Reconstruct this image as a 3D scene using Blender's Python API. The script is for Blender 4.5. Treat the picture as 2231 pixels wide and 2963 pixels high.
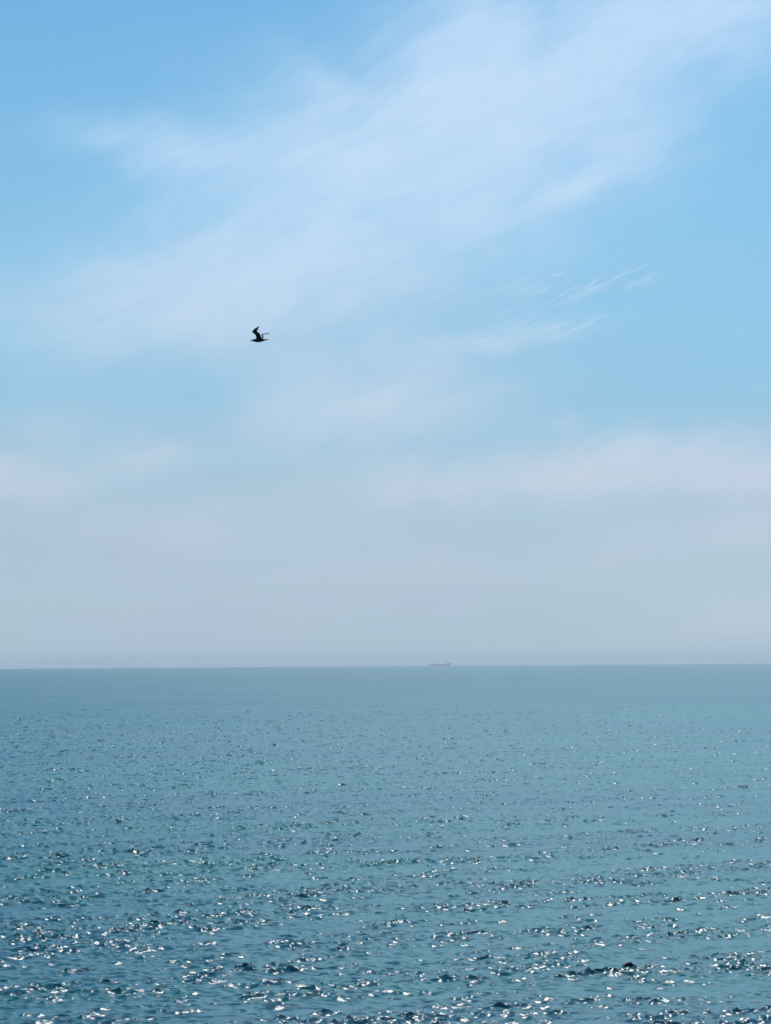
import bpy, bmesh, math
import numpy as np
from mathutils import Vector, Matrix, Euler

R = math.radians
scene = bpy.context.scene
for o in list(bpy.data.objects):
    bpy.data.objects.remove(o)
C = scene.collection

# ------------------------------------------------------------------ camera
CAM_H = 14.0                     # eye height over the sea, on a cliff or promenade
F_PX, W_PX, H_PX = 8000.0, 2231.0, 2963.0
PITCH, ROLL = math.atan(446 / 8000.0) - math.sqrt(2 * 14.0 / (6371000.0 * 7 / 6)), R(0.38)
cam_d = bpy.data.cameras.new('camera')
cam = bpy.data.objects.new('camera', cam_d); C.objects.link(cam)
cam_d.sensor_fit = 'HORIZONTAL'; cam_d.sensor_width = 36.0
cam_d.lens = 36.0 * F_PX / W_PX
cam_d.clip_start = 0.1; cam_d.clip_end = 80000
cam.location = (0, 0, CAM_H)
cam.rotation_mode = 'QUATERNION'
cam.rotation_quaternion = (Matrix.Rotation(R(90) + PITCH, 3, 'X') @ Matrix.Rotation(-ROLL, 3, 'Z')).to_quaternion()
scene.camera = cam
CAM_M = Matrix.Rotation(R(90) + PITCH, 3, 'X') @ Matrix.Rotation(-ROLL, 3, 'Z')

def ray(px, py, w=1666.0):
    """direction of a photograph point given on a 1666 px wide copy"""
    s = W_PX / w
    return (CAM_M @ Vector((px * s - W_PX / 2, -(py * s - H_PX / 2), -F_PX))).normalized()

# ------------------------------------------------------------------ light
SUN_AZ, SUN_EL = R(32), R(55)    # azimuth clockwise from +Y (ahead, to the right)
scene.render.engine = 'CYCLES'
scene.view_settings.view_transform = 'Standard'
scene.view_settings.look = 'None'
scene.view_settings.exposure = 0.06
scene.view_settings.gamma = 1.0
scene.cycles.max_bounces = 8
scene.cycles.glossy_bounces = 4
scene.cycles.volume_bounces = 1
scene.cycles.use_denoising = True
scene.cycles.sample_clamp_indirect = 4.0
scene.cycles.sample_clamp_direct = 8.0
sun_d = bpy.data.lights.new('sun', 'SUN')
sun_d.energy = 2.25; sun_d.angle = R(0.53); sun_d.color = (1.0, 0.98, 0.94)
sun = bpy.data.objects.new('sun', sun_d); C.objects.link(sun)
sdir = Vector((math.sin(SUN_AZ) * math.cos(SUN_EL), math.cos(SUN_AZ) * math.cos(SUN_EL), math.sin(SUN_EL)))
sun.rotation_euler = sdir.to_track_quat('Z', 'Y').to_euler()
sun.location = sdir * 200

# ------------------------------------------------------------------ sky
world = bpy.data.worlds.new('World'); scene.world = world
world.use_nodes = True
nt = world.node_tree; nt.nodes.clear()
SKY_STRENGTH = 0.10
AUREOLE = 2.5

class G:
    """terse node maths"""
    def __init__(s, nt): s.nt = nt
    def new(s, t, **k):
        n = s.nt.nodes.new(t)
        for a, v in k.items(): setattr(n, a, v)
        return n
    def put(s, sock, v):
        if isinstance(v, bpy.types.NodeSocket): s.nt.links.new(v, sock)
        else: sock.default_value = v
    def m(s, op, a, b=0.0, c=0.0, clamp=False):
        n = s.new('ShaderNodeMath', operation=op, use_clamp=clamp)
        s.put(n.inputs[0], a); s.put(n.inputs[1], b); s.put(n.inputs[2], c)
        return n.outputs[0]
    def v(s, op, a, b=(0, 0, 0), sc=None):
        n = s.new('ShaderNodeVectorMath', operation=op)
        s.put(n.inputs[0], a); s.put(n.inputs[1], b)
        if sc is not None: s.put(n.inputs['Scale'], sc)
        return n.outputs['Value'] if op in ('DOT_PRODUCT', 'LENGTH') else n.outputs[0]
    def mapping(s, vec, loc=(0, 0, 0), rot=0.0, scale=(1, 1, 1), kind='TEXTURE'):
        n = s.new('ShaderNodeMapping', vector_type=kind)
        s.put(n.inputs['Vector'], vec)
        n.inputs['Location'].default_value = loc
        n.inputs['Rotation'].default_value = (0, 0, rot)
        n.inputs['Scale'].default_value = scale
        return n.outputs[0]
    def noise(s, vec, scale, detail=4.0, rough=0.5, dist=0.0, color=False, dim='3D'):
        n = s.new('ShaderNodeTexNoise', noise_dimensions=dim)
        s.put(n.inputs['Vector'], vec)
        n.inputs['Scale'].default_value = scale; n.inputs['Detail'].default_value = detail
        n.inputs['Roughness'].default_value = rough; n.inputs['Distortion'].default_value = dist
        return n.outputs['Color' if color else 'Fac']
    def rng(s, x, a, b, c=0.0, d=1.0, smooth=True):
        n = s.new('ShaderNodeMapRange')
        n.interpolation_type = 'SMOOTHSTEP' if smooth else 'LINEAR'
        s.put(n.inputs['Value'], x)
        for i, q in zip((1, 2, 3, 4), (a, b, c, d)): n.inputs[i].default_value = q
        return n.outputs[0]
    def mix(s, f, a, b):
        n = s.new('ShaderNodeMix', data_type='RGBA')
        s.put(n.inputs['Factor'], f); s.put(n.inputs['A'], a); s.put(n.inputs['B'], b)
        return n.outputs['Result']

g = G(nt)
sky = g.new('ShaderNodeTexSky', sky_type='NISHITA')
sky.sun_disc = False; sky.sun_elevation = SUN_EL; sky.sun_rotation = SUN_AZ
sky.air_density = 1.0; sky.dust_density = 0.15; sky.ozone_density = 1.6; sky.altitude = 0.0
dirv = g.new('ShaderNodeTexCoord').outputs['Generated']
sep = g.new('ShaderNodeSeparateXYZ'); nt.links.new(dirv, sep.inputs[0])
TELE = F_PX / 3900.0               # angles are counted in units of the lens
az = g.m('MULTIPLY', g.m('ARCTAN2', sep.outputs[0], sep.outputs[1]), TELE)
el = g.m('MULTIPLY', g.m('ARCSINE', sep.outputs[2]), TELE)
comb = g.new('ShaderNodeCombineXYZ'); nt.links.new(az, comb.inputs[0]); nt.links.new(el, comb.inputs[1])
P0 = comb.outputs[0]
# domain warps: big slow bends, then fine fraying
warp = g.v('SCALE', g.v('SUBTRACT', g.noise(P0, 7.0, 3.0, 0.55, color=True), (0.5, 0.5, 0.5)), sc=0.05)
P1 = g.v('ADD', P0, warp)
fray = g.v('SCALE', g.v('SUBTRACT', g.noise(g.mapping(P0, rot=R(18), scale=(2.6, 1, 1)), 38.0, 4.0, 0.6, color=True), (0.5, 0.5, 0.5)), sc=0.022)
P2 = g.v('ADD', P1, fray)

def azel(px, py):
    d = ray(px, py)
    return TELE * math.atan2(d.x, d.y), TELE * math.asin(d.z)

def stroke(x0, y0, x1, y1, wid, vec=None, power=1.0):
    """soft cloud body between two sky directions, named by where the photograph shows them"""
    a0, e0 = azel(x0, y0); a1, e1 = azel(x1, y1)
    cx, cy = (a0 + a1) / 2, (e0 + e1) / 2
    L = math.hypot(a1 - a0, e1 - e0) / 2
    w = wid / 2912.0
    q = g.mapping(vec or P2, loc=(cx, cy, 0), rot=math.atan2(e1 - e0, a1 - a0), scale=(L, w, 1))
    r2 = g.v('DOT_PRODUCT', q, q)
    if power != 1.0: r2 = g.m('POWER', r2, power)
    return g.m('EXPONENT', g.m('MULTIPLY', r2, -1.0))

BODIES = [  # x0, y0, x1, y1, half width, strength
    (420, 620, 1330, 130, 240, 1.1),
    (500, 350, 1100, 300, 120, 0.5),
    (760, 300, 1180, 60, 130, 0.45),
    (1150, 170, 1800, -90, 130, 1.1),
    (1000, 60, 1120, -60, 90, 0.55),
    (180, 280, 600, 340, 50, 0.55),
    (620, 110, 860, 250, 40, 0.45),
    (860, 205, 960, 190, 36, 0.40),
    (1120, 450, 1400, 350, 26, 0.60),
    (1100, 330, 1450, 280, 50, 0.35),
    (0, 690, 620, 600, 110, 0.85),
    (400, 640, 900, 570, 80, 0.40),
    (540, 920, 1060, 850, 90, 1.0),
    (930, 745, 1240, 705, 22, 0.45),
    (640, 770, 1000, 760, 50, 0.30),
    (1150, 1025, 1900, 985, 58, 1.5),
    (700, 1070, 1300, 1035, 45, 0.8),
    (-300, 990, 130, 1040, 42, 1.3),
    (180, 1000, 480, 1000, 40, 0.40),
    (0, 920, 220, 940, 45, 0.30),
    (1190, 915, 1250, 915, 22, 0.35),
    (1250, 1190, 1900, 1110, 70, 0.40),
    (1350, 1370, 1900, 1310, 60, 0.35),
    (150, 1130, 900, 1160, 50, 0.30),
    (600, 1250, 1150, 1210, 40, 0.22),
    (380, 880, 560, 870, 70, -0.12),
]
tot = None
for (x0, y0, x1, y1, w_, s_) in BODIES:
    t = g.m('MULTIPLY', stroke(x0, y0, x1, y1, w_), s_)
    tot = t if tot is None else g.m('ADD', tot, t)
# fibrous texture of the cirrus, streaks rising to the right
fib = g.noise(g.mapping(P1, rot=R(24), scale=(5.0, 1, 1)), 46.0, 6.0, 0.58, 0.4)
fibm = g.rng(fib, 0.28, 0.72, 0.68, 1.28)
puf = g.noise(P2, 13.0, 4.0, 0.5)
pufm = g.rng(puf, 0.3, 0.7, 0.70, 1.22)
tot = g.m('MULTIPLY', g.m('MULTIPLY', g.m('MAXIMUM', tot, 0.0), fibm), pufm)
# rippled wisps (small cloud billows) right of the middle
def ripples(x0, y0, x1, y1, w_, ang, sc, s_, lo=0.50, hi=0.70):
    body = stroke(x0, y0, x1, y1, w_, vec=P1)
    n = g.noise(g.mapping(P0, rot=R(ang), scale=(6.5, 1, 1)), sc, 3.0, 0.5, 0.15)
    return g.m('MULTIPLY', g.m('MULTIPLY', body, g.rng(n, lo, hi)), s_)
for a in ((1130, 620, 1420, 570, 34, 24, 190, 0.6), (980, 735, 1280, 695, 26, 24, 190, 0.7),
          (930, 660, 1300, 640, 40, 20, 110, 0.5)):
    tot = g.m('ADD', tot, ripples(*a))
# unseen bright patch above the frame, added to light the far water
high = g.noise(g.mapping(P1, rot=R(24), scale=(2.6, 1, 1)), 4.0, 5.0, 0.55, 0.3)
fill_patch = g.m('EXPONENT', g.m('MULTIPLY', g.v('DOT_PRODUCT', g.mapping(P0, loc=(R(8) * TELE, R(15.5) * TELE, 0), scale=(R(13) * TELE, R(5.0) * TELE, 1)),
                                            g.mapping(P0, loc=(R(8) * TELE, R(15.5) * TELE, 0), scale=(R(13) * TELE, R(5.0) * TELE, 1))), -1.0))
fill_patch = g.m('MULTIPLY', fill_patch, g.rng(el, 0.50, 0.62))
tot = g.m('ADD', tot, g.m('MULTIPLY', fill_patch, g.rng(high, 0.30, 0.70, 1.2, 3.0)))
# thin ice cloud glows by forward scattering around the sun
sd_ = g.m('SUBTRACT', g.v('DOT_PRODUCT', dirv, tuple(sdir)), 1.0)
glow = g.m('ADD', g.m('MULTIPLY', g.m('EXPONENT', g.m('DIVIDE', sd_, 0.03)), AUREOLE), g.m('MULTIPLY', g.m('EXPONENT', g.m('DIVIDE', sd_, 0.11)), 0.8))
# veil of thin stratus that thickens towards the horizon, banded sideways
band = g.noise(g.mapping(P0, scale=(5.5, 1, 1)), 30.0, 4.0, 0.5, 0.3)
bandm = g.rng(band, 0.3, 0.7, 0.86, 1.14)
wsep = g.new('ShaderNodeSeparateXYZ'); nt.links.new(g.v('SCALE', g.v('SUBTRACT', g.noise(g.mapping(P0, scale=(2.4, 1, 1)), 9.0, 4.0, 0.55, color=True), (0.5, 0.5, 0.5)), sc=0.16), wsep.inputs[0])
elw = g.m('ADD', el, g.m('MULTIPLY', wsep.outputs[1], g.rng(el, 0.0, 0.12)))
elp = g.m('DIVIDE', g.m('MAXIMUM', elw, 0.0), 0.26)
veil = g.m('MULTIPLY', g.m('EXPONENT', g.m('MULTIPLY', g.m('MULTIPLY', elp, elp), -1.0)), 2.5)
veil = g.m('ADD', veil, 0.02)
veil = g.m('MULTIPLY', veil, bandm)
def opac(t): return g.m('SUBTRACT', 1.0, g.m('EXPONENT', g.m('MULTIPLY', t, -1.0)))
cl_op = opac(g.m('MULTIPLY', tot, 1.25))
ve_op = opac(veil)
VEIL = (0.420, 0.508, 0.640)
k = 1.0 / SKY_STRENGTH
skyc = g.v('MULTIPLY', sky.outputs[0], (0.54, 0.93, 1.04))   # the photograph's cool colour balance
tone = g.rng(g.noise(g.mapping(P0, loc=(0.3, 0.1, 0), scale=(2.6, 1, 1)), 8.0, 3.0, 0.5), 0.35, 0.65)
low = g.mix(tone, (VEIL[0] * k, VEIL[1] * k, VEIL[2] * k, 1), (0.405 * k, 0.525 * k, 0.625 * k, 1))
vcol = g.mix(g.rng(elw, 0.05, 0.23), low, (0.29 * k, 0.495 * k, 0.70 * k, 1))
col = g.mix(ve_op, skyc, vcol)
# cirrus: bluish white high up, greyer where it is seen through more air
ccol = g.mix(g.rng(el, 0.10, 0.36), (0.545 * k, 0.620 * k, 0.735 * k, 1), (0.53 * k, 0.695 * k, 0.89 * k, 1))
ccol = g.mix(g.rng(el, 0.50, 0.62), ccol, (1.65 * k, 2.70 * k, 2.90 * k, 1))  # overbright colour of the added patch that lights the water
ccol = g.v('SCALE', ccol, sc=g.m('ADD', glow, 1.0))
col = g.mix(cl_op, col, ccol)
bg = g.new('ShaderNodeBackground'); bg.inputs['Strength'].default_value = SKY_STRENGTH
nt.links.new(col, bg.inputs['Color'])
wo = g.new('ShaderNodeOutputWorld'); nt.links.new(bg.outputs[0], wo.inputs[0])

# ------------------------------------------------------------------ helpers
def tag(o, label=None, cat=None, kind=None, group=None):
    for key, v in (('label', label), ('category', cat), ('kind', kind), ('group', group)):
        if v: o[key] = v
    return o

def obj(name, bm, mat, parent=None, smooth=False):
    me = bpy.data.meshes.new(name)
    bmesh.ops.recalc_face_normals(bm, faces=bm.faces)
    bm.to_mesh(me); bm.free()
    if smooth:
        for p in me.polygons: p.use_smooth = True
    o = bpy.data.objects.new(name, me); C.objects.link(o)
    me.materials.append(mat)
    if parent: o.parent = parent
    return o

def paint(name, c, rough=0.6, var=0.25, scale=3.0, spec=0.4):
    m = bpy.data.materials.new(name); m.use_nodes = True
    t = m.node_tree; h = G(t); b = t.nodes['Principled BSDF']
    tc = h.new('ShaderNodeTexCoord').outputs['Object']
    n = h.noise(tc, scale, 5.0, 0.6)
    f = h.rng(n, 0.3, 0.7, 0, 1)
    cc = h.mix(f, (c[0] * (1 - var), c[1] * (1 - var), c[2] * (1 - var), 1), (c[0] * (1 + var), c[1] * (1 + var), c[2] * (1 + var), 1))
    t.links.new(cc, b.inputs['Base Color'])
    b.inputs['Roughness'].default_value = rough
    b.inputs['Specular IOR Level'].default_value = spec
    return m

# ------------------------------------------------------------------ the sea
EARTH = 6371000.0 * 7 / 6        # curved sea, with ordinary refraction
rng = np.random.default_rng(11)
GRAV = 9.81
WIND_DIR = math.atan2(-math.cos(R(36)), math.sin(R(36)))     # waves run towards the viewer, crests rise to the right

def spectrum(L, N, lam_hi, lam_lo, seed):
    r = np.random.default_rng(seed)
    kf = 2 * np.pi * np.fft.fftfreq(N, L / N)
    kx, ky = np.meshgrid(kf, kf, indexing='xy')
    kk = np.hypot(kx, ky); kk[0, 0] = 1e-6
    lam = 2 * np.pi / kk
    th = np.arctan2(ky, kx)
    cosd = np.cos(th - WIND_DIR)
    U = 4.3
    kp = GRAV / (U * 1.15) ** 2
    alpha = 0.0105
    om_peak = np.exp(-1.25 * (kp / kk) ** 2)
    S = alpha / 2 / kk ** 4 * om_peak                       # 1-D Phillips tail over k (per dkx dky)
    gam = np.exp(-((np.sqrt(kk / kp) - 1) ** 2) / (2 * 0.3 ** 2)); S *= 1.7 ** gam
    spread = np.clip(cosd, 0, None) ** 2 * 0.80 + 0.05 + 0.15 * cosd ** 2
    # short waves spread wider than long ones
    wmix = np.clip(np.log2(np.maximum(lam, 1e-3)) / 4 + 0.25, 0, 1)
    narrow = np.clip(cosd, 0, None) ** 14 * 2.6 + 0.01
    D = spread * (1 - wmix) + narrow * wmix
    D /= 2.0
    S = S * D
    S *= 0.55 + 7.0 * np.exp(-(np.log2(np.maximum(lam, 1e-3) / 0.68) / 0.95) ** 2)
    S *= 1 - 0.45 * np.exp(-(np.log2(np.maximum(lam, 1e-3) / 3.0) / 0.8) ** 2)
    S *= np.where(lam > 5.0, 0.60, 0.60 + 0.40 * np.clip((5.0 - lam) / 3.0, 0, 1))   # steep wind chop
    # ripples under 1 m die down a little
    S *= np.where(lam < 1.2, (lam / 1.2) ** 0.25, 1.0)
    edge = 1 / (1 + (lam / lam_hi) ** 8) / (1 + (lam_lo / lam) ** 8)
    dk = (2 * np.pi / L) ** 2
    amp = np.sqrt(S * edge * dk)
    h = (r.normal(size=(N, N)) + 1j * r.normal(size=(N, N))) * amp / math.sqrt(2)
    h[0, 0] = 0
    return dict(L=L, N=N, kx=kx, ky=ky, kk=kk, lam=lam, h=h * math.sqrt(2), lo=lam_lo, hi=lam_hi)

CASC = [spectrum(997.0, 512, 1e9, 28.0, 3), spectrum(149.0, 1024, 28.0, 1.5, 5), spectrum(43.0, 1024, 1.5, 0.16, 8)]
CHOP = [0.9, 0.9, 0.85]

def slope_var(c, lam_c):
    m = 1 / (1 + (lam_c / c['lam']) ** 6)
    return float(0.5 * np.sum(np.abs(c['h']) ** 2 * c['kk'] ** 2 * (1 - m ** 2))), float(0.5 * np.sum(np.abs(c['h']) ** 2 * c['kk'] ** 2))

def fields(c, lam_c, chop):
    m = 1 / (1 + (lam_c / c['lam']) ** 6)
    h = c['h'] * m
    kx, ky, kk = c['kx'], c['ky'], c['kk']
    n2 = c['N'] ** 2
    f = lambda q: (np.fft.ifft2(q).real * n2).astype(np.float32)
    out = [f(h), f(1j * kx * h), f(1j * ky * h)]
    ux, uy = kx / kk, ky / kk
    if True:
        out += [f(-1j * ux * h) * -chop, f(-1j * uy * h) * -chop]
        out += [f(kx * ux * h) * -chop, f(ky * uy * h) * -chop, f(kx * uy * h) * -chop]
    out = np.stack(out, -1)
    if c['hi'] < 5:                       # gusty, broken chop: calm lanes between steep patches
        r = np.random.default_rng(77)
        cw, sw = math.cos(WIND_DIR), math.sin(WIND_DIR)
        ka, kb = c['kx'] * cw + c['ky'] * sw, -c['kx'] * sw + c['ky'] * cw
        band = np.exp(-((ka / 4.5) ** 2 + (kb / 1.8) ** 2)) * (c['lam'] < 14)
        e = np.fft.ifft2(np.fft.fft2(r.normal(size=(c['N'], c['N']))) * band).real
        e /= e.std()
        out *= (0.40 + 0.78 * np.minimum(np.exp(0.60 * e - 0.2), 2.0)).astype(np.float32)[..., None]
    return out

def sample(F, c, X, Y):
    N, s = c['N'], c['N'] / c['L']
    u = X * s; v = Y * s
    iu = np.floor(u).astype(np.int64); iv = np.floor(v).astype(np.int64)
    fu = (u - iu).astype(np.float32)[..., None]; fv = (v - iv).astype(np.float32)[..., None]
    iu %= N; iv %= N; iu1 = (iu + 1) % N; iv1 = (iv + 1) % N
    A = F[iv, iu] * (1 - fu) + F[iv, iu1] * fu
    B = F[iv1, iu] * (1 - fu) + F[iv1, iu1] * fu
    return A * (1 - fv) + B * fv

def build_sea():
    # one sheet, polar rings round the shore below the camera, finest where the open sea is looked at
    fine = np.arange(-0.19, 0.19, 0.00019)
    side = []
    a, st = 0.19, 0.0005
    while a < math.pi:
        side.append(a); a += st; st = min(st * 1.06, 0.10)
    side = np.array(side)
    TH = np.concatenate([-side[::-1], fine, side])
    ncol = len(TH)
    inv = np.linspace(1 / 92.0, 1 / 26000.0, 1050)
    far = 1 / inv
    near = np.concatenate([[4.0, 8, 14, 20, 25, 28.], np.arange(30, 92, 0.3)])
    RR = np.concatenate([near, far])
    nrow = len(RR)
    X = RR[:, None] * np.sin(TH)[None]; Y = RR[:, None] * np.cos(TH)[None]
    drow = np.gradient(RR)
    # shortest wave each ring carries as shape; shorter ones go into its micro-roughness
    lam_c = np.maximum(0.17, 0.12 * drow)
    lev = np.log2(lam_c / 0.17)
    nlev = 12
    acc = np.zeros((nrow, ncol, 8), np.float32)
    crest = np.zeros((nrow, ncol), np.float32)
    lost = np.zeros(nrow)
    for k_ in range(nlev):
        lc = 0.17 * 2 ** k_
        w = np.clip(1 - np.abs(lev - k_), 0, 1)
        rows = np.nonzero(w > 0)[0]
        if not len(rows): continue
        r0, r1 = rows[0], rows[-1] + 1
        lv = 0.0
        parts_ = []
        for ci, c in enumerate(CASC):
            dead, total = slope_var(c, lc)
            lv += dead
            if dead > 0.97 * total: parts_.append(None); continue
            F = fields(c, lc, CHOP[ci])
            parts_.append(sample(F, c, X[r0:r1] + 31.7 * ci, Y[r0:r1] + 17.3 * ci))
        S = np.zeros((r1 - r0, ncol, 8), np.float32)
        base = np.zeros((r1 - r0, ncol), np.float32)
        for q in parts_[:2]:
            if q is not None: S += q; base += q[..., 0]
        if parts_[2] is not None:
            # chop gathers on the crests of the longer waves, and in gusts
            sd = max(float(base.std()), 1e-3)
            mod = np.clip(1 + 0.34 * base / sd, 0.5, 2.0)
            # a gust roughens the water inshore and to the left, the open sea lies calmer
            xx, yy = X[r0:r1], Y[r0:r1]
            gust = (1.24 - 0.14 * np.tanh((xx + 0.02 * np.abs(yy)) / (8 + 0.05 * RR[r0:r1, None]))
                    + 0.12 * np.sin(xx / 9.1 + yy / 23.0 + 1.0) * np.sin(yy / 14.0 - xx / 31.0)) * (0.76 + 0.34 * np.exp(-(RR[r0:r1, None] / 300) ** 2))
            S += parts_[2] * (mod * gust)[..., None]
        acc[r0:r1] += S * w[r0:r1, None, None]
        lost[r0:r1] += lv * w[r0:r1]
        crest[r0:r1] += base / max(float(base.std()), 1e-3) * w[r0:r1, None]
    h, hx, hy, dx, dy, dxx, dyy, dxy = [acc[..., i] for i in range(8)]
    Z = h - (RR[:, None] ** 2) / (2 * EARTH)
    foam = np.clip((crest - 1.5) / 1.0, 0, 1) * np.clip((0.80 - (1 + dxx) * (1 + dyy) + dxy ** 2) / 0.45, 0, 1)
    tx = np.stack([1 + dxx, dxy, hx], -1); ty = np.stack([dxy, 1 + dyy, hy], -1)
    n = np.cross(tx, ty)
    flip = n[..., 2:3] < 0.15
    n[..., 2:3] = np.where(flip, 0.15, n[..., 2:3])
    n /= np.linalg.norm(n, axis=-1, keepdims=True)
    print('sea: sd h %.3f slope %.3f lost far %.4f near %.4f verts %d' % (h.std(), math.sqrt((hx[140:200] ** 2 + hy[140:200] ** 2).mean()), lost[-1], lost[150], nrow * ncol))
    V = np.stack([X + dx, Y + dy, Z], -1).astype(np.float32)
    # centre vertex closes the disc
    nv = nrow * ncol
    idx = np.arange(nv).reshape(nrow, ncol)
    nxt = np.concatenate([idx[:, 1:], idx[:, :1]], 1)
    q = np.stack([idx[:-1], nxt[:-1], nxt[1:], idx[1:]], -1).reshape(-1, 4)[:, ::-1]
    tri = np.stack([np.full(ncol, nv), idx[0], nxt[0]], -1)[:, ::-1]
    loops = np.concatenate([q.reshape(-1), tri.reshape(-1)]).astype(np.int32)
    nf = len(q) + len(tri)
    starts = np.concatenate([np.arange(len(q)) * 4, len(q) * 4 + np.arange(len(tri)) * 3]).astype(np.int32)
    me = bpy.data.meshes.new('sea')
    me.vertices.add(nv + 1)
    me.vertices.foreach_set('co', np.concatenate([V.reshape(-1), [0, 0, 0]]).astype(np.float32))
    me.loops.add(len(loops)); me.loops.foreach_set('vertex_index', loops)
    me.polygons.add(nf); me.polygons.foreach_set('loop_start', starts)
    me.update(calc_edges=True)
    me.polygons.foreach_set('use_smooth', np.ones(nf, bool))
    at = me.attributes.new('wave_normal', 'FLOAT_VECTOR', 'POINT')
    at.data.foreach_set('vector', np.concatenate([n.reshape(-1), [0, 0, 1]]).astype(np.float32))
    at = me.attributes.new('foam', 'FLOAT', 'POINT')
    at.data.foreach_set('value', np.concatenate([foam.reshape(-1), [0.0]]).astype(np.float32))
    at = me.attributes.new('ripple_var', 'FLOAT', 'POINT')
    lv = np.repeat(lost[:, None], ncol, 1).reshape(-1)
    at.data.foreach_set('value', np.concatenate([lv, [0.0]]).astype(np.float32))
    return me

def sea_material():
    m = bpy.data.materials.new('sea_water'); m.use_nodes = True
    t = m.node_tree; h = G(t); b = t.nodes['Principled BSDF']
    nrm = h.new('ShaderNodeAttribute', attribute_name='wave_normal').outputs['Vector']
    var = h.new('ShaderNodeAttribute', attribute_name='ripple_var').outputs['Fac']
    pos = h.new('ShaderNodeNewGeometry').outputs['Position']
    # capillary ripples too small for the mesh
    rp = h.noise(h.mapping(pos, rot=R(-20), scale=(1.6, 1, 1)), 7.0, 3.0, 0.6, 0.3)
    bump = h.new('ShaderNodeBump'); bump.inputs['Strength'].default_value = 0.30
    bump.inputs['Distance'].default_value = 0.05
    t.links.new(rp, bump.inputs['Height']); t.links.new(nrm, bump.inputs['Normal'])
    t.links.new(bump.outputs[0], b.inputs['Normal'])
    # slope variance -> microfacet roughness
    gust = h.noise(h.mapping(pos, rot=R(12), scale=(3.5, 1, 1)), 0.022, 4.0, 0.6)
    var = h.m('MULTIPLY', var, h.rng(gust, 0.35, 0.65, 0.05, 0.20))
    al = h.m('SQRT', h.m('ADD', var, 0.008))
    t.links.new(h.m('SQRT', al), b.inputs['Roughness'])
    # upwelling colour of deep clear water, drifting between blue and green
    n = h.noise(h.mapping(pos, scale=(2.2, 1, 1)), 0.02, 3.0, 0.5)
    fo = h.new('ShaderNodeAttribute', attribute_name='foam').outputs['Fac']
    lace = h.noise(pos, 9.0, 4.0, 0.65)
    fo = h.m('MULTIPLY', fo, h.rng(lace, 0.40, 0.60), clamp=True)
    deep = h.mix(h.rng(n, 0.35, 0.65), (0.0, 0.092, 0.136, 1), (0.0, 0.125, 0.136, 1))
    t.links.new(h.mix(fo, deep, (0.50, 0.56, 0.55, 1)), b.inputs['Base Color'])
    b.inputs['IOR'].default_value = 1.38
    b.inputs['Specular IOR Level'].default_value = 0.5
    return m

sea = bpy.data.objects.new('sea', build_sea()); C.objects.link(sea)
sea.data.materials.append(sea_material())
tag(sea, 'choppy blue-green open sea running out to the horizon', None, 'structure')

# ------------------------------------------------------------------ the ship on the horizon
def box(bm, x0, x1, y0, y1, z0, z1, bev=0.0):
    r = bmesh.ops.create_cube(bm, size=1.0)
    for v in r['verts']:
        v.co = Vector(((x0 + x1) / 2 + v.co.x * (x1 - x0), (y0 + y1) / 2 + v.co.y * (y1 - y0), (z0 + z1) / 2 + v.co.z * (z1 - z0)))
    if bev:
        e = list({e for v in r['verts'] for e in v.link_edges})
        bmesh.ops.bevel(bm, geom=e, offset=bev, segments=1, affect='EDGES')

def cyl(bm, x, y, z0, z1, r0, r1=None, seg=16):
    bmesh.ops.create_cone(bm, cap_ends=True, segments=seg, radius1=r0, radius2=r0 if r1 is None else r1, depth=z1 - z0,
                          matrix=Matrix.Translation((x, y, (z0 + z1) / 2)))

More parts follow.
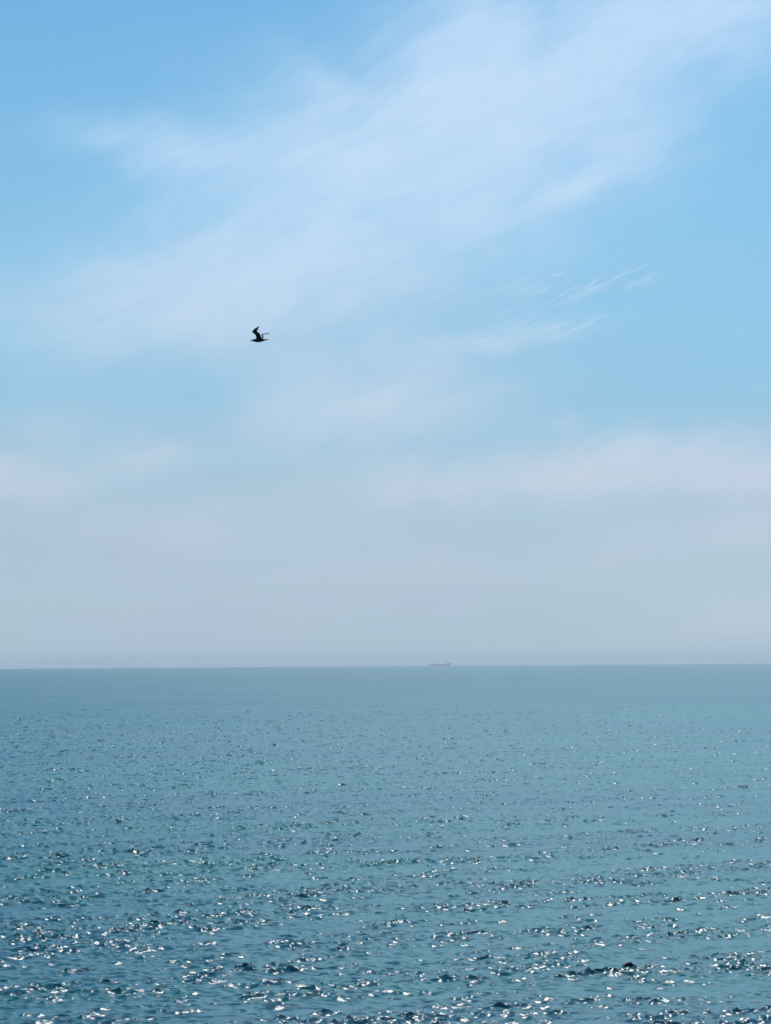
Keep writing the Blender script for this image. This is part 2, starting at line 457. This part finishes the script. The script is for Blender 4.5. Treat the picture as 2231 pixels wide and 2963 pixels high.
def build_ship():
    D = 13500.0
    d0, d1 = ray(926, 1436), ray(973, 1436)
    a0, a1 = math.atan2(d0.x, d0.y), math.atan2(d1.x, d1.y)
    am = (a0 + a1) / 2
    Ls = D * (a1 - a0)                        # hull length
    root = bpy.data.objects.new('cargo_ship', None); C.objects.link(root)
    root.location = (D * math.sin(am), D * math.cos(am), -D * D / (2 * EARTH))
    root.rotation_euler = (0, 0, -am)
    root.scale = (1, 1, 0.58)                 # low in the water, loaded
    tag(root, 'long low dark cargo ship far off on the horizon, bridge at its right end', 'ship')
    mh = paint('hull_paint', (0.030, 0.034, 0.040), 0.55, 0.3, 0.08)
    md = paint('deck_paint', (0.07, 0.05, 0.045), 0.7, 0.3, 0.1)
    mw = paint('house_paint', (0.30, 0.31, 0.31), 0.5, 0.08, 0.3)
    mg = paint('window_glass', (0.02, 0.025, 0.03), 0.1, 0.2, 1.0)
    B = Ls * 0.155
    # hull: stations from bow (-x) to stern (+x)
    bm = bmesh.new()
    st = []
    ns = 34
    for i in range(ns + 1):
        s = i / ns
        x = (s - 0.5) * Ls
        full = min(1.0, (math.sin(min(1, s / 0.17) * math.pi / 2)) ** 0.8) if s < 0.17 else 1.0
        if s > 0.88: full = 1 - 0.32 * ((s - 0.88) / 0.12) ** 2
        top = 10.2 + (2.6 * (1 - s / 0.07) if s < 0.07 else 0) + (1.6 if s > 0.86 else 0)
        b = B / 2 * max(full, 0.03)
        bw = b * (0.55 if s < 0.1 else 0.92)
        row = []
        for (yy, zz) in ((-b, top), (-b, 4.0), (-bw, 0), (-bw * 0.8, -6), (bw * 0.8, -6), (bw, 0), (b, 4.0), (b, top)):
            xx = x - (top - zz) * (-0.35) * (1 if s < 0.01 else 0)
            row.append(bm.verts.new((xx, yy, zz)))
        st.append(row)
    for a, b in zip(st[:-1], st[1:]):
        for j in range(8):
            bm.faces.new((a[j], a[(j + 1) % 8], b[(j + 1) % 8], b[j]))
    bm.faces.new(st[0]); bm.faces.new(st[-1][::-1])
    obj('hull', bm, mh, root)
    # hatch covers along the deck
    for i in range(7):
        bm = bmesh.new(); xc = -Ls * 0.40 + i * Ls * 0.098
        box(bm, xc - Ls * 0.036, xc + Ls * 0.036, -B * 0.28, B * 0.28, 10.2, 12.0, 0.2)
        obj('hatch_cover', bm, md, root)
    # superstructure at the stern
    bm = bmesh.new()
    xs = Ls * 0.385
    for kx, (zz0, zz1, a_, c_) in enumerate(((11.8, 15.0, 13, 0.46), (15.0, 18.0, 12, 0.42), (18.0, 21.0, 11, 0.40), (21.0, 24.0, 10, 0.40))):
        box(bm, xs - a_ / 2, xs + a_ / 2 + 3, -B * c_, B * c_, zz0 - 0.01 * kx, zz1, 0.15)
    box(bm, xs - 5.5, xs + 5.0, -B * 0.52, B * 0.52, 24.0, 27.0, 0.2)
    house = obj('superstructure', bm, mw, root)
    bm = bmesh.new(); box(bm, xs - 5.62, xs - 5.3, -B * 0.49, B * 0.49, 25.2, 26.4); obj('bridge_window', bm, mg, house)
    bm = bmesh.new(); box(bm, xs + 10.5, xs + 16.5, -3.2, 3.2, 11.9, 26.0, 0.8); obj('funnel', bm, mh, root)
    bm = bmesh.new(); cyl(bm, xs + 1, 0, 27.0, 35.0, 0.7, 0.3); box(bm, xs + 0.4, xs + 1.6, -3.0, 3.0, 31.0, 31.5); obj('mast', bm, mw, root)
    bm = bmesh.new(); cyl(bm, -Ls * 0.462, 0, 11.0, 20.0, 0.6, 0.3); obj('mast', bm, mw, root)
build_ship()

# ------------------------------------------------------------------ the gull
def build_gull():
    # profile coordinates: 975 units from bill tip to tail tip = 0.62 m; x to the right (tail), z up, y away from the viewer
    U = 0.62 / 975
    def P(x, z, y=0.0): return Vector(((x - 840) * U, y, (905 - z) * U))
    bm = bmesh.new()
    def loft(rings, cap=True):
        vs = [[bm.verts.new(p) for p in r] for r in rings]
        n = len(vs[0])
        for a, b in zip(vs[:-1], vs[1:]):
            for j in range(n): bm.faces.new((a[j], a[(j + 1) % n], b[(j + 1) % n], b[j]))
        bm.faces.new(vs[0]); bm.faces.new(vs[-1][::-1])
    # body: x, top z, bottom z, half width (m)
    body = [(358, 958, 968, .003), (400, 938, 958, .007), (445, 915, 950, .014), (490, 888, 952, .024), (540, 866, 960, .030),
            (600, 848, 980, .038), (680, 830, 1000, .050), (760, 822, 1008, .056), (860, 826, 1000, .055), (950, 838, 982, .046),
            (1040, 850, 952, .034), (1130, 856, 922, .030), (1220, 856, 894, .034), (1290, 853, 873, .038), (1330, 854, 862, .040)]
    rings = []
    for (x, zt, zb, w) in body:
        c = (zt + zb) / 2; hh = (zb - zt) / 2
        rings.append([P(x, c - hh * math.sin(t), w * math.cos(t)) for t in np.linspace(0, 2 * math.pi, 16, endpoint=False)])
    loft(rings)
    # wings: sections of (leading edge point, trailing edge point), thin and cambered
    def wing(secs, th=0.018):
        rings = []
        mids = [(le + te) / 2 for le, te in secs]
        for i, (le, te) in enumerate(secs):
            d = te - le
            span = mids[min(i + 1, len(mids) - 1)] - mids[max(i - 1, 0)]
            up = d.cross(span).normalized()
            if up.z < 0: up = -up
            f = [(0, 0.15), (0.12, 1), (0.4, 0.9), (0.75, 0.6), (1.0, 0.35), (1.0, -0.35), (0.4, -0.7), (0.12, -0.8)]
            rings.append([le + d * a + up * (b * th / 2 + 0.03 * d.length * math.sin(a * math.pi)) for a, b in f])
        loft(rings)
    y = lambda k: -0.04 - 0.46 * k
    wing([(P(690, 900, 0.0), P(1000, 915, 0.0)), (P(690, 830, y(.02)), P(985, 868, y(.02))), (P(686, 760, y(.15)), P(945, 770, y(.15))),
          (P(664, 690, y(.28)), P(915, 690, y(.27))), (P(620, 632, y(.40)), P(880, 615, y(.38))), (P(560, 588, y(.50)), P(830, 565, y(.47))),
          (P(498, 548, y(.58)), P(752, 512, y(.56))), (P(530, 500, y(.64)), P(735, 470, y(.62))), (P(600, 425, y(.74)), P(760, 440, y(.73))),
          (P(690, 360, y(.85)), P(785, 408, y(.85))), (P(785, 312, y(.95)), P(836, 378, y(.95))), (P(868, 284, y(1.02)), P(866, 348, y(1.02)))])
    # loose inner primaries of the near wing
    wing([(P(690, 440, y(.66)), P(740, 490, y(.64))), (P(760, 430, y(.74)), P(785, 475, y(.73))), (P(872, 398, y(.84)), P(866, 428, y(.84)))], 0.012)
    # far wing, seen nearly edge on behind the near one
    q = lambda k: 0.03 + 0.55 * k
    wing([(P(860, 900, 0.0), P(1005, 905, 0.02)), (P(930, 850, .05), P(1010, 835, .10)), (P(968, 770, .10), P(1022, 760, .22)), (P(955, 690, .16), P(1016, 690, .30)),
          (P(930, 625, .22), P(990, 632, .36)), (P(925, 592, .27), P(975, 604, .40)), (P(990, 574, .34), P(1010, 588, .44)), (P(1100, 553, .42), P(1105, 572, .50)),
          (P(1190, 528, .50), P(1195, 556, .56)), (P(1282, 502, .60), P(1278, 520, .62))], 0.020)
    me = bpy.data.meshes.new('seagull')
    bmesh.ops.recalc_face_normals(bm, faces=bm.faces)
    bm.to_mesh(me); bm.free()
    tmp = bpy.data.objects.new('tmp', me); C.objects.link(tmp)
    rm = tmp.modifiers.new('r', 'REMESH'); rm.mode = 'VOXEL'; rm.voxel_size = 0.0042; rm.use_smooth_shade = True
    dg = bpy.context.evaluated_depsgraph_get()
    me2 = bpy.data.meshes.new_from_object(tmp.evaluated_get(dg)); me2.name = 'seagull'
    bpy.data.objects.remove(tmp)
    gull = bpy.data.objects.new('seagull', me2); C.objects.link(gull)
    m = paint('dark_plumage', (0.012, 0.013, 0.016), 0.85, 0.35, 60.0, 0.15)
    me2.materials.clear(); me2.materials.append(m)
    d = ray(700 * 1666 / 2231 + 840 / 16.66 * 1666 / 2231, (930 + 905 / 16.66) * 1666 / 2231)
    dist = 0.62 / (975 / 16.66) * F_PX
    k = dist / (d @ (CAM_M @ Vector((0, 0, -1))))
    gull.location = cam.location + d * k
    gull.rotation_mode = 'QUATERNION'
    gull.rotation_quaternion = (Matrix.Rotation(PITCH, 3, 'X') @ Matrix.Rotation(ROLL, 3, 'Y')).to_quaternion()
    tag(gull, 'dark gull gliding left across the open sky with both wings raised', 'bird')
    me_ = paint('eye_black', (0.01, 0.01, 0.01), 0.1, 0.1)
    for s in (-1, 1):
        bm = bmesh.new()
        bmesh.ops.create_uvsphere(bm, u_segments=10, v_segments=8, radius=0.005, matrix=Matrix.Translation(P(478, 905, s * 0.0175)))
        obj('eye', bm, me_, gull, True)
build_gull()

# ------------------------------------------------------------------ sea air
HAZE_D = 7.8e-5
bm = bmesh.new()
box(bm, -27500, 27500, -27500, 27500, -(26000.0 ** 2) / (2 * EARTH) - 3, 42)
hm = bpy.data.materials.new('haze_air'); hm.use_nodes = True
ht = hm.node_tree; ht.nodes.clear()
pv = ht.nodes.new('ShaderNodeVolumePrincipled'); ho = ht.nodes.new('ShaderNodeOutputMaterial')
pv.inputs['Color'].default_value = (0.99, 0.99, 0.98, 1); pv.inputs['Density'].default_value = HAZE_D
pv.inputs['Anisotropy'].default_value = 0.32
ht.links.new(pv.outputs[0], ho.inputs['Volume'])
haze = obj('haze', bm, hm); tag(haze, 'thin pale sea haze that fades the far water', None, 'stuff')
